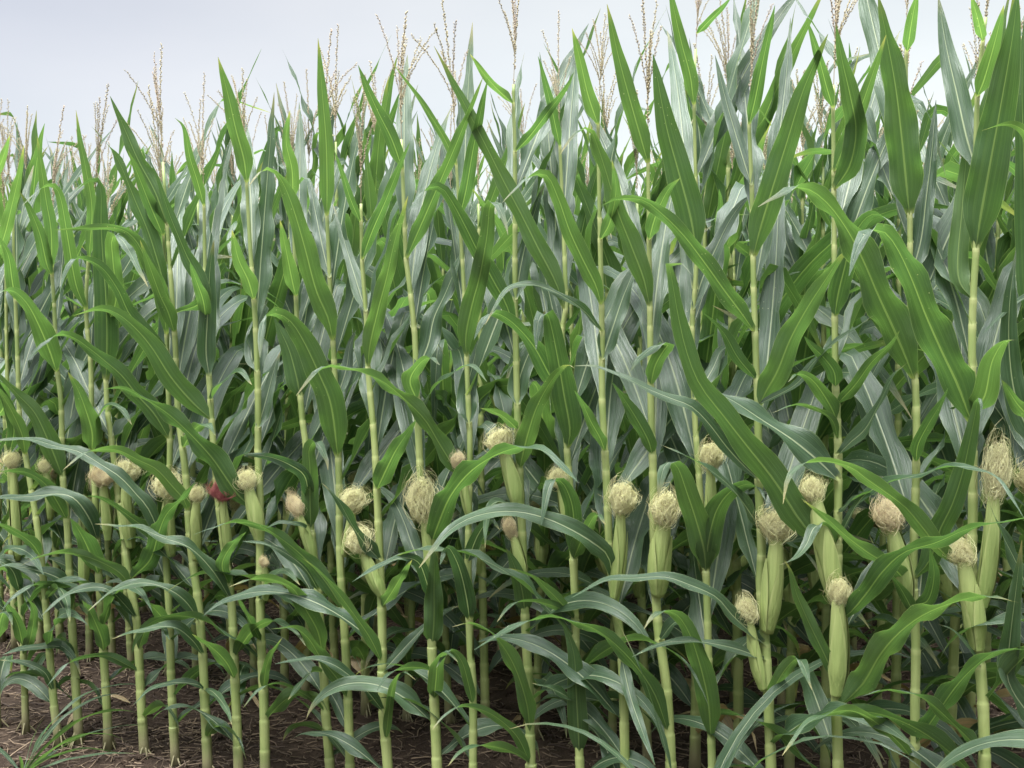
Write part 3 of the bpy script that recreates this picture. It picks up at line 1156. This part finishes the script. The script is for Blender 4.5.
FRONT_GROUP = 'corn plants standing in the front row'
for pi, pl in enumerate(parse_front(FRONT)):
    rnd = random.Random(100 + pi)
    D = D1 + rnd.uniform(-.03, .03)
    S = pl['S']
    Pw = [at(x, y, D) for x, y in S]
    base = np.array([Pw[0][0], Pw[0][1], 0.0])
    if Pw[0][2] > .02:                                  # carry the stem down to the soil
        d = Pw[1] - Pw[0]
        g = d[:2] / d[2] * .5
        base[:2] = Pw[0][:2] - g * Pw[0][2]
    root = thing('corn_plant', pl['label'], 'corn plant', tuple(base), FRONT_GROUP)
    P = [np.array([base[0], base[1], -.02])] + [p for p in Pw if p[2] > .06]
    top = P[-1]
    ztop = rnd.uniform(1.74, 1.86)
    tip = top + np.array([0, 0, .35 + max(0, ztop - top[2])])
    if pl['T']:
        tip = at(pl['T'][0], pl['T'][1], D)
        zleaf = max(at(l[3][0][0], l[3][0][1], D)[2] for l in pl['L'])
        ztop = min(2.05, max(zleaf + .05, tip[2] - .37))
        while len(P) > 3 and P[-1][2] > ztop:
            P.pop()
        top = P[-1]
    if top[2] < ztop:
        e = np.array([top[0], top[1], ztop])
        if pl['T']:
            f = min(1, (ztop - top[2]) / max(.05, tip[2] - top[2]))
            e[:2] = top[:2] + (tip[:2] - top[:2]) * f
        P.append(e)
    P = np.array(P)
    Ps = resample(P, 30)
    Ps[:, 2] = np.maximum.accumulate(Ps[:, 2] + np.arange(30) * 1e-5)
    zs = []
    sx = np.array([s[0] for s in S][::-1])
    sy = np.array([s[1] for s in S][::-1])
    jobs = []
    for side, w, tc, pts in pl['L']:
        x0, y0 = pts[0]
        xs = float(np.interp(y0, sy, sx))
        pts = list(pts)
        if abs(xs - x0) <= 9:
            pts[0] = (xs, y0)
        else:
            yy = y0 + .5 * abs(xs - x0)
            pts.insert(0, (float(np.interp(yy, sy, sx)), yy))
        if tc is None:
            rise = pts[0][1] - pts[-1][1]
            tc = .18 if side == 'u' else (-.10 if rise > 45 else .12)
        zs.append(at(pts[0][0], pts[0][1], D)[2])
        jobs.append((pts, w, side, tc))
    extra = []
    for z in np.arange(.12, ztop - .24, .09):
        if all(abs(z - q) > .042 for q in zs):
            extra.append(float(z))
    r0 = pl['r'] / 2 / ppm(S[0][0], D) * .98
    r0 = max(.0105, min(.0150, r0)) * .90
    rel = Ps - base
    obj('stalk', stalk_mesh(rel, sorted(zs + extra), r0, rnd, 14), root)
    for pts, w, side, tc in jobs:
        obj('leaf', traced_leaf(pts, w, side, tc, D, base, rnd), root)
    extra = [z for z in extra if z > .58 or rnd.random() < .8]
    for z in extra:                                     # blades that grow into the field, behind the stem
        q = (z - .13) / (ztop - .2)
        e0, bend, ln, wd, fa, fo = leaf_params(min(1, q), rnd)
        if z < .58:
            ln, bend, wd = ln * .72, bend * 1.15, wd * .85
        az = math.atan2(NY, NX) + rnd.choice((-1, 1)) * (rnd.uniform(.1, .95) if z > 1.2 else rnd.uniform(.0, .85) if z > .58 else rnd.uniform(.5, 2.3))
        o = (np.interp(z, rel[:, 2], rel[:, 0]), np.interp(z, rel[:, 2], rel[:, 1]))
        obj('leaf', natural_leaf(z, az, e0, bend, ln, wd, rnd, fa, fo, origin=o), root)
    for cx, cy, w, h, bx, by, tx, ty, hw, kind in pl['E']:
        m = ppm(cx, D)
        p0, c = at(bx, by, D - .012), at(cx, cy, D - .040)
        p1 = c - nrm(c - p0) * .30 * h / m
        ear = obj('ear', husk_mesh(p0 - base, p1 - base, .5 * hw / m * .88, rnd, rnd.uniform(-.006, .006)), root)
        ax = nrm(nrm(c - p1) * .6 + nrm(p1 - p0))
        me = {'c': rnd.choice(SILK), 'p': rnd.choice(SILKP), 'r': SILKR, 'l': SILK_LOOSE}[kind]
        ww, hh = .98 * w / m, 1.02 * h / m
        sk = add_silk(ear, c - base - ax * .47 * hh, ax, ww, hh, me)
        if kind == 'r':
            sk['label'] = 'deep red silk'
    tp = Ps[-1] - base
    ax = (tip - Ps[-1]) if pl['T'] else np.array([rnd.uniform(-.08, .08), rnd.uniform(-.08, .08), 1])
    add_tassel(root, tp, nrm(ax), TASSEL[pi % len(TASSEL)], rnd, max(.55, min(1.05, (tip[2] - Ps[-1][2]) / .37)))
    obj('brace_roots', root_mesh(r0, rnd), root)


# ------------------------------------------------------------------ the rows behind
def copy_plant(src, loc, rz, sx, label, group):
    r = src.copy()
    col.objects.link(r)
    r.location = loc
    r.rotation_euler = (R.uniform(-.03, .03), R.uniform(-.03, .03), rz)
    r.scale = (sx * R.uniform(.95, 1.05), sx * R.uniform(.95, 1.05), sx)
    r['label'], r['group'] = label, group
    for ch in KIDS[src.name]:
        c = ch.copy()
        col.objects.link(c)
        c.parent = r
        for g in KIDS[ch.name]:
            d = g.copy()
            col.objects.link(d)
            d.parent = c
    return r


ONES = 'zero first second third fourth fifth sixth seventh eighth ninth tenth eleventh twelfth thirteenth fourteenth fifteenth sixteenth seventeenth eighteenth nineteenth'.split()
TENS = {2: 'twent', 3: 'thirt', 4: 'fort', 5: 'fift', 6: 'sixt', 7: 'sevent', 8: 'eight'}


def ordinal(n):
    if n < 20:
        return ONES[n]
    t, o = divmod(n, 10)
    return TENS[t] + ('ieth' if o == 0 else 'y-' + ONES[o])


NPROTO = 14
PROTO = [build_natural(500 + i) for i in range(NPROTO)]
KIDS = {}
for p in PROTO:
    KIDS[p.name] = list(p.children)
    for ch in p.children:
        KIDS[ch.name] = list(ch.children)
used = set()
N_ROWS = 7
SPACE = .146
for row in range(2, N_ROWS + 1):
    D = D1 + ROW * (row - 1)
    if row == 2:
        D += .02
    pos = []
    s = -1.31 * D
    while s < .02 * D + .06:
        pos.append(s + R.uniform(-.03, .03))
        s += SPACE * R.uniform(.82, 1.2)
    shade = ['', '', 'half hidden by front plants', 'deeper inside the field', 'seen between nearer stems', 'showing mostly its top', 'barely showing', 'far inside'][row]
    for n, s in enumerate(pos, 1):
        d = D + R.uniform(-.035, .035)
        loc = (NX * d + UX * s, NY * d + UY * s, 0)
        i = R.randrange(NPROTO)
        label = 'corn plant %s, %s from the left in the %s row' % (shade, ordinal(n), ordinal(row))
        group = 'corn plants in the %s row' % ordinal(row)
        rz = -TH + R.choice((0, math.pi)) + R.gauss(0, .6)
        sc_ = R.gauss(1.0, .035)
        if i not in used:
            used.add(i)
            p = PROTO[i]
            p.location, p.rotation_euler, p.scale = loc, (0, 0, rz), (sc_, sc_, sc_)
            p['label'], p['group'] = label, group
        else:
            copy_plant(PROTO[i], loc, rz, sc_, label, group)
for i in range(NPROTO):
    assert i in used


# ------------------------------------------------------------------ the mass of the field beyond: one object
def far_field():
    rnd = random.Random(77)
    kinds = []
    for q in range(7):
        V, Fc, MI, UV = [], [], [], []

        def add(me, mi, z=0, uv=True, off=(0, 0, 0)):
            b = len(V)
            V.extend([(v.co.x + off[0], v.co.y + off[1], v.co.z + off[2]) for v in me.vertices])
            lay = me.uv_layers[0].data if me.uv_layers else None
            for p in me.polygons:
                Fc.append([b + k for k in p.vertices])
                MI.append(mi)
                UV.extend([tuple(lay[k].uv) if lay else (.3, .5) for k in p.loop_indices])
            bpy.data.meshes.remove(me)
        az0 = rnd.uniform(0, 6.28)
        for i in range(3, NAT_N):
            qq = i / (NAT_N - 1)
            z = NAT_Z0 + (NAT_Z1 - NAT_Z0) * qq
            e0, bend, ln, wd, fa, fo = leaf_params(qq, rnd)
            add(natural_leaf(z, az0 + math.pi * (i % 2) + rnd.uniform(-.5, .5), e0, bend, ln, wd, rnd, fa, fo, 11, 1), 0)
        mb = MB()
        tube(mb, [(0, 0, 0), (.01, 0, .9), (.01, .01, 1.8)], [.014, .011, .004], 5)
        add(mb.mesh('x', None), 1)
        mb = MB()
        for k in range(6):
            a = rnd.uniform(0, 6.28)
            an = 0 if k == 0 else rnd.uniform(.15, .6)
            ln = .36 if k == 0 else .22
            z0 = 1.8 + (0 if k == 0 else rnd.uniform(.04, .13))
            tube(mb, [(.01 + math.sin(an) * math.cos(a) * ln * t, .01 + math.sin(an) * math.sin(a) * ln * t, z0 + math.cos(an) * ln * t) for t in (0, .5, 1)], [.003, .0045, .002], 4)
        add(mb.mesh('x', None), 2)
        kinds.append((np.array(V), Fc, MI, UV))
    V, Fc, MI, UV, nb = [], [], [], [], 0
    for row in range(N_ROWS + 1, N_ROWS + 11):
        D = D1 + ROW * (row - 1)
        s = -1.5 * D - .5
        end = .12 * D + .6
        while s < end:
            d = D + rnd.uniform(-.05, .05)
            v, f, mi, uv = kinds[rnd.randrange(7)]
            a = rnd.uniform(0, 6.28)
            k = rnd.gauss(1, .04)
            ca, sa = math.cos(a) * k, math.sin(a) * k
            w = np.stack([v[:, 0] * ca - v[:, 1] * sa + NX * d + UX * s, v[:, 0] * sa + v[:, 1] * ca + NY * d + UY * s, v[:, 2] * k], 1)
            V.append(w)
            Fc.extend([[nb + q for q in p] for p in f])
            MI.extend(mi)
            UV.extend(uv)
            nb += len(v)
            s += .19 * rnd.uniform(.8, 1.2)
    me = bpy.data.meshes.new('far_corn')
    me.from_pydata(np.vstack(V).tolist(), [], Fc)
    for m in (M_LEAF, M_STALK, M_TASSEL):
        me.materials.append(m)
    me.polygons.foreach_set('material_index', np.array(MI, dtype=np.int32))
    me.polygons.foreach_set('use_smooth', [True] * len(me.polygons))
    lay = me.uv_layers.new(name='UVMap')
    lay.data.foreach_set('uv', np.array(UV, dtype=np.float32).ravel())
    o = obj('distant_corn', me)
    o['kind'] = 'stuff'
    o['label'] = 'mass of corn tops and tassels filling the field beyond the counted rows'
    o['category'] = 'corn field'


far_field()


# ------------------------------------------------------------------ soil
def height(x, y):
    v = Vector((x, y, 0))
    h = .020 * noise.noise(v * 1.6) + .016 * noise.noise(v * 6.0 + Vector((7, 3, 1))) + .010 * abs(noise.noise(v * 17 + Vector((1, 9, 4))))
    # the soil is ridged up a little along every row
    q = ((x * NX + y * NY) - D1) / ROW
    if -.6 < q < 12:
        h += .012 * math.cos(2 * math.pi * q)
    return h - .012


def axis(lo, hi, step, far):
    a = list(np.arange(lo, hi, step))
    g, x = step, lo
    left = []
    while x > -far:
        g *= 1.35
        x -= g
        left.append(x)
    g, x = step, a[-1]
    right = []
    while x < far:
        g *= 1.35
        x += g
        right.append(x)
    return left[::-1] + a + right


xs = axis(-4.2, 2.6, .026, 400)
ys = axis(1.5, 7.5, .026, 400)
nx = len(xs)
verts = [(x, y, height(x, y)) for y in ys for x in xs]
faces = [(j * nx + i, j * nx + i + 1, (j + 1) * nx + i + 1, (j + 1) * nx + i) for j in range(len(ys) - 1) for i in range(nx - 1)]
me = bpy.data.meshes.new('ground')
me.from_pydata(verts, [], faces)
me.materials.append(soil_material())
me.polygons.foreach_set('use_smooth', [True] * len(me.polygons))
g = obj('ground', me)
g['kind'] = 'structure'
g['label'] = 'dark brown bare soil between the corn rows'

# straw and old stubble lying on the soil
rnd = random.Random(5)
mb = MB()
for _ in range(20000):
    D = D1 + rnd.uniform(-.7, 3.4)
    s = rnd.uniform(-1.35, .12) * max(D, 2.6)
    x, y = NX * D + UX * s, NY * D + UY * s
    ln = rnd.choice((rnd.uniform(.015, .05), rnd.uniform(.03, .10)))
    a, e = rnd.uniform(0, 6.283), rnd.gauss(.04, .14)
    z = height(x, y) + .003 + abs(rnd.gauss(0, .004))
    d = np.array([math.cos(a) * math.cos(e), math.sin(a) * math.cos(e), math.sin(e)])
    c = np.array([x, y, z])
    bend = np.array([-d[1], d[0], 0]) * ln * rnd.uniform(-.18, .18)
    t = rnd.random() ** 1.3
    tube(mb, [c - d * ln / 2, c + bend, c + d * ln / 2], [rnd.uniform(.0009, .0026)] * 3, 3, [t] * 3, False)
o = obj('straw_litter', mb.mesh('straw_litter', M_STRAW))
o['kind'] = 'stuff'
o['label'] = 'broken straw and stubble scattered over the soil'
o['category'] = 'straw'

# clods of earth
mb = MB()
for _ in range(3000):
    D = D1 + rnd.uniform(-.7, 2.6)
    s = rnd.uniform(-1.35, .12) * max(D, 2.6)
    x, y = NX * D + UX * s, NY * D + UY * s
    r = rnd.choice((.005, .007, .010, .015)) * rnd.uniform(.6, 1.3)
    b = len(mb.v)
    z = height(x, y) + r * .3
    off = Vector((rnd.uniform(0, 90), 0, 0))
    for i in range(5):
        th = math.pi * (i + .5) / 5
        for k in range(7):
            p = 2 * math.pi * k / 7
            d = Vector((math.sin(th) * math.cos(p), math.sin(th) * math.sin(p), math.cos(th)))
            q = r * (1 + .55 * noise.noise(d * 1.4 + off))
            mb.v.append((x + d.x * q, y + d.y * q, z + d.z * q * .75))
            mb.tone.append(0)
    for i in range(4):
        for k in range(7):
            mb.f.append((b + i * 7 + k, b + (i + 1) * 7 + k, b + (i + 1) * 7 + (k + 1) % 7, b + i * 7 + (k + 1) % 7))
    mb.f.append(tuple(b + k for k in range(7)))
    mb.f.append(tuple(b + 28 + k for k in reversed(range(7))))
o = obj('dirt_clods', mb.mesh('dirt_clods', me.materials[0]))
o['kind'] = 'stuff'
o['label'] = 'small crumbly clods of brown earth lying on the soil'
o['category'] = 'soil clods'


# ------------------------------------------------------------------ weeds and dead leaves on the soil
def ground_at(px, py):
    d = ray(px, py)
    t = -CAMZ / d[2]
    return np.array([0, 0, CAMZ]) + d * t


def grass_tuft(label, base, blades, seed):
    rnd = random.Random(seed)
    root = thing('grass_tuft', label, 'weed', tuple(base), 'grass weeds at the foot of the corn')
    for az, e0, bend, ln, wd in blades:
        me = natural_leaf(0, az, e0, bend, ln, wd, rnd, None, 0, 16, 2, .01)
        me.materials.clear()
        me.materials.append(M_GRASS)
        obj('blade', me, root)


gb = ground_at(22, 764)
gb[2] = height(gb[0], gb[1]) - .01
grass_tuft('low tuft of thin weedy grass arching over the soil near the slender stems', gb,
           [(.1, 52, 85, .50, .020), (-.2, 42, 62, .46, .018), (.35, 62, 80, .40, .016), (2.9, 50, 70, .26, .014), (-.5, 34, 50, .42, .015),
            (.0, 66, 105, .54, .018), (-.35, 24, 34, .40, .014), (.2, 36, 50, .44, .015), (-1.2, 55, 60, .2, .012), (1.2, 70, 40, .18, .010)], 3)
gb = at(690, 800, D1 - .16)
gb[2] = 0
grass_tuft('leafy pale green tuft arching up beside the thick stems at the nearer end', gb,
           [(2.9, 86, 30, .72, .024), (.1, 86, 120, .98, .034), (-.3, 82, 125, .84, .028), (2.6, 80, 110, .70, .022), (-.5, 84, 100, .62, .026),
            (.6, 84, 100, .66, .022), (-2.4, 82, 90, .60, .022)], 4)
gb = at(636, 790, D1 - .12)
gb[2] = 0
grass_tuft('short upright grass shoot between two stems on open soil', gb,
           [(.4, 86, 10, .30, .010), (3.0, 78, 15, .24, .010), (1.2, 70, 30, .2, .009)], 6)

rnd = random.Random(8)
for q, (px, py) in enumerate(((67, 722), (130, 700), (205, 738), (262, 712), (395, 735), (452, 690), (520, 712), (600, 742), (664, 720), (742, 735), (800, 690), (860, 742), (945, 700), (330, 742))):
    p = ground_at(px, py)
    p[2] = height(p[0], p[1]) + .008
    root = thing('dead_leaf', 'small dry tan leaf lying on the bare soil', 'dead leaf', tuple(p), 'dead leaves on the soil')
    me = natural_leaf(0, rnd.uniform(0, 6.28), rnd.uniform(5, 35), rnd.uniform(20, 60), rnd.uniform(.08, .2), rnd.uniform(.015, .03), rnd, None, 0, 14, 2, .004)
    me.materials.clear()
    me.materials.append(M_DRY)
    obj('blade', me, root)

# ------------------------------------------------------------------ sky, sun, camera
SUN_EL, SUN_AZ = 73.0, 222.0            # degrees; azimuth clockwise from +Y (the view direction)
w = bpy.data.worlds.new('World')
sc.world = w
w.use_nodes = True
nt = w.node_tree
nt.nodes.clear()
out = nt.nodes.new('ShaderNodeOutputWorld')
bg1 = nt.nodes.new('ShaderNodeBackground')
bg2 = nt.nodes.new('ShaderNodeBackground')
add = nt.nodes.new('ShaderNodeAddShader')
sky = nt.nodes.new('ShaderNodeTexSky')
sky.sky_type = 'NISHITA'
sky.sun_disc = False
sky.sun_elevation = math.radians(SUN_EL)
sky.sun_rotation = math.radians(SUN_AZ)
nt.links.new(sky.outputs[0], bg1.inputs['Color'])
bg1.inputs['Strength'].default_value = .05
# overcast layer: brighter overhead than at the horizon, soft cloud structure
tc = nt.nodes.new('ShaderNodeTexCoord')
sep = nt.nodes.new('ShaderNodeSeparateXYZ')
nt.links.new(tc.outputs['Generated'], sep.inputs[0])
el = math_node(nt, 'MAXIMUM', sep.outputs[2], 0.0)
lum = math_node(nt, 'MULTIPLY_ADD', ramp(nt, el, .36, .95), 2.3, .142)
cl = noise_node(nt, vec_scale(nt, tc.outputs['Generated'], (1.2, 1.2, 3.2)), 1.6, 5, .5)
lum = math_node(nt, 'MULTIPLY', lum, math_node(nt, 'MULTIPLY_ADD', cl, .70, .66))
tint = mix_col(nt, ramp(nt, sep.outputs[0], -.45, .25), (1.48, 1.24, .97), (2.05, 1.88, 1.42))
tint = mix_col(nt, ramp(nt, el, .34, .65), tint, (1.0, 1.06, 1.10))
c = nt.nodes.new('ShaderNodeVectorMath')
c.operation = 'SCALE'
nt.links.new(tint, c.inputs[0])
nt.links.new(lum, c.inputs['Scale'])
nt.links.new(c.outputs[0], bg2.inputs['Color'])
bg2.inputs['Strength'].default_value = 1.0
nt.links.new(bg1.outputs[0], add.inputs[0])
nt.links.new(bg2.outputs[0], add.inputs[1])
nt.links.new(add.outputs[0], out.inputs[0])

sun = bpy.data.lights.new('sun', 'SUN')
sun.energy = 4.6
sun.angle = math.radians(36)
sun.color = (1.0, .99, .965)
so = bpy.data.objects.new('sun', sun)
col.objects.link(so)
e, a = math.radians(SUN_EL), math.radians(SUN_AZ)
to_sun = Vector((math.sin(a) * math.cos(e), math.cos(a) * math.cos(e), math.sin(e)))
so.rotation_euler = (-to_sun).to_track_quat('-Z', 'Y').to_euler()

cam = bpy.data.cameras.new('camera')
cam.sensor_width = 36
cam.lens = 36 * F / 1024
cam.clip_end = 2000
co = bpy.data.objects.new('camera', cam)
col.objects.link(co)
co.location = (0, 0, CAMZ)
co.rotation_euler = (math.pi / 2 - PITCH, 0, 0)
sc.camera = co

sc.view_settings.view_transform = 'Standard'
sc.view_settings.look = 'None'
sc.view_settings.exposure = 1.15
sc.view_settings.gamma = 1.0
sc.cycles.max_bounces = 6
sc.cycles.diffuse_bounces = 2
sc.cycles.glossy_bounces = 2
sc.cycles.transparent_max_bounces = 4
sc.cycles.use_denoising = True
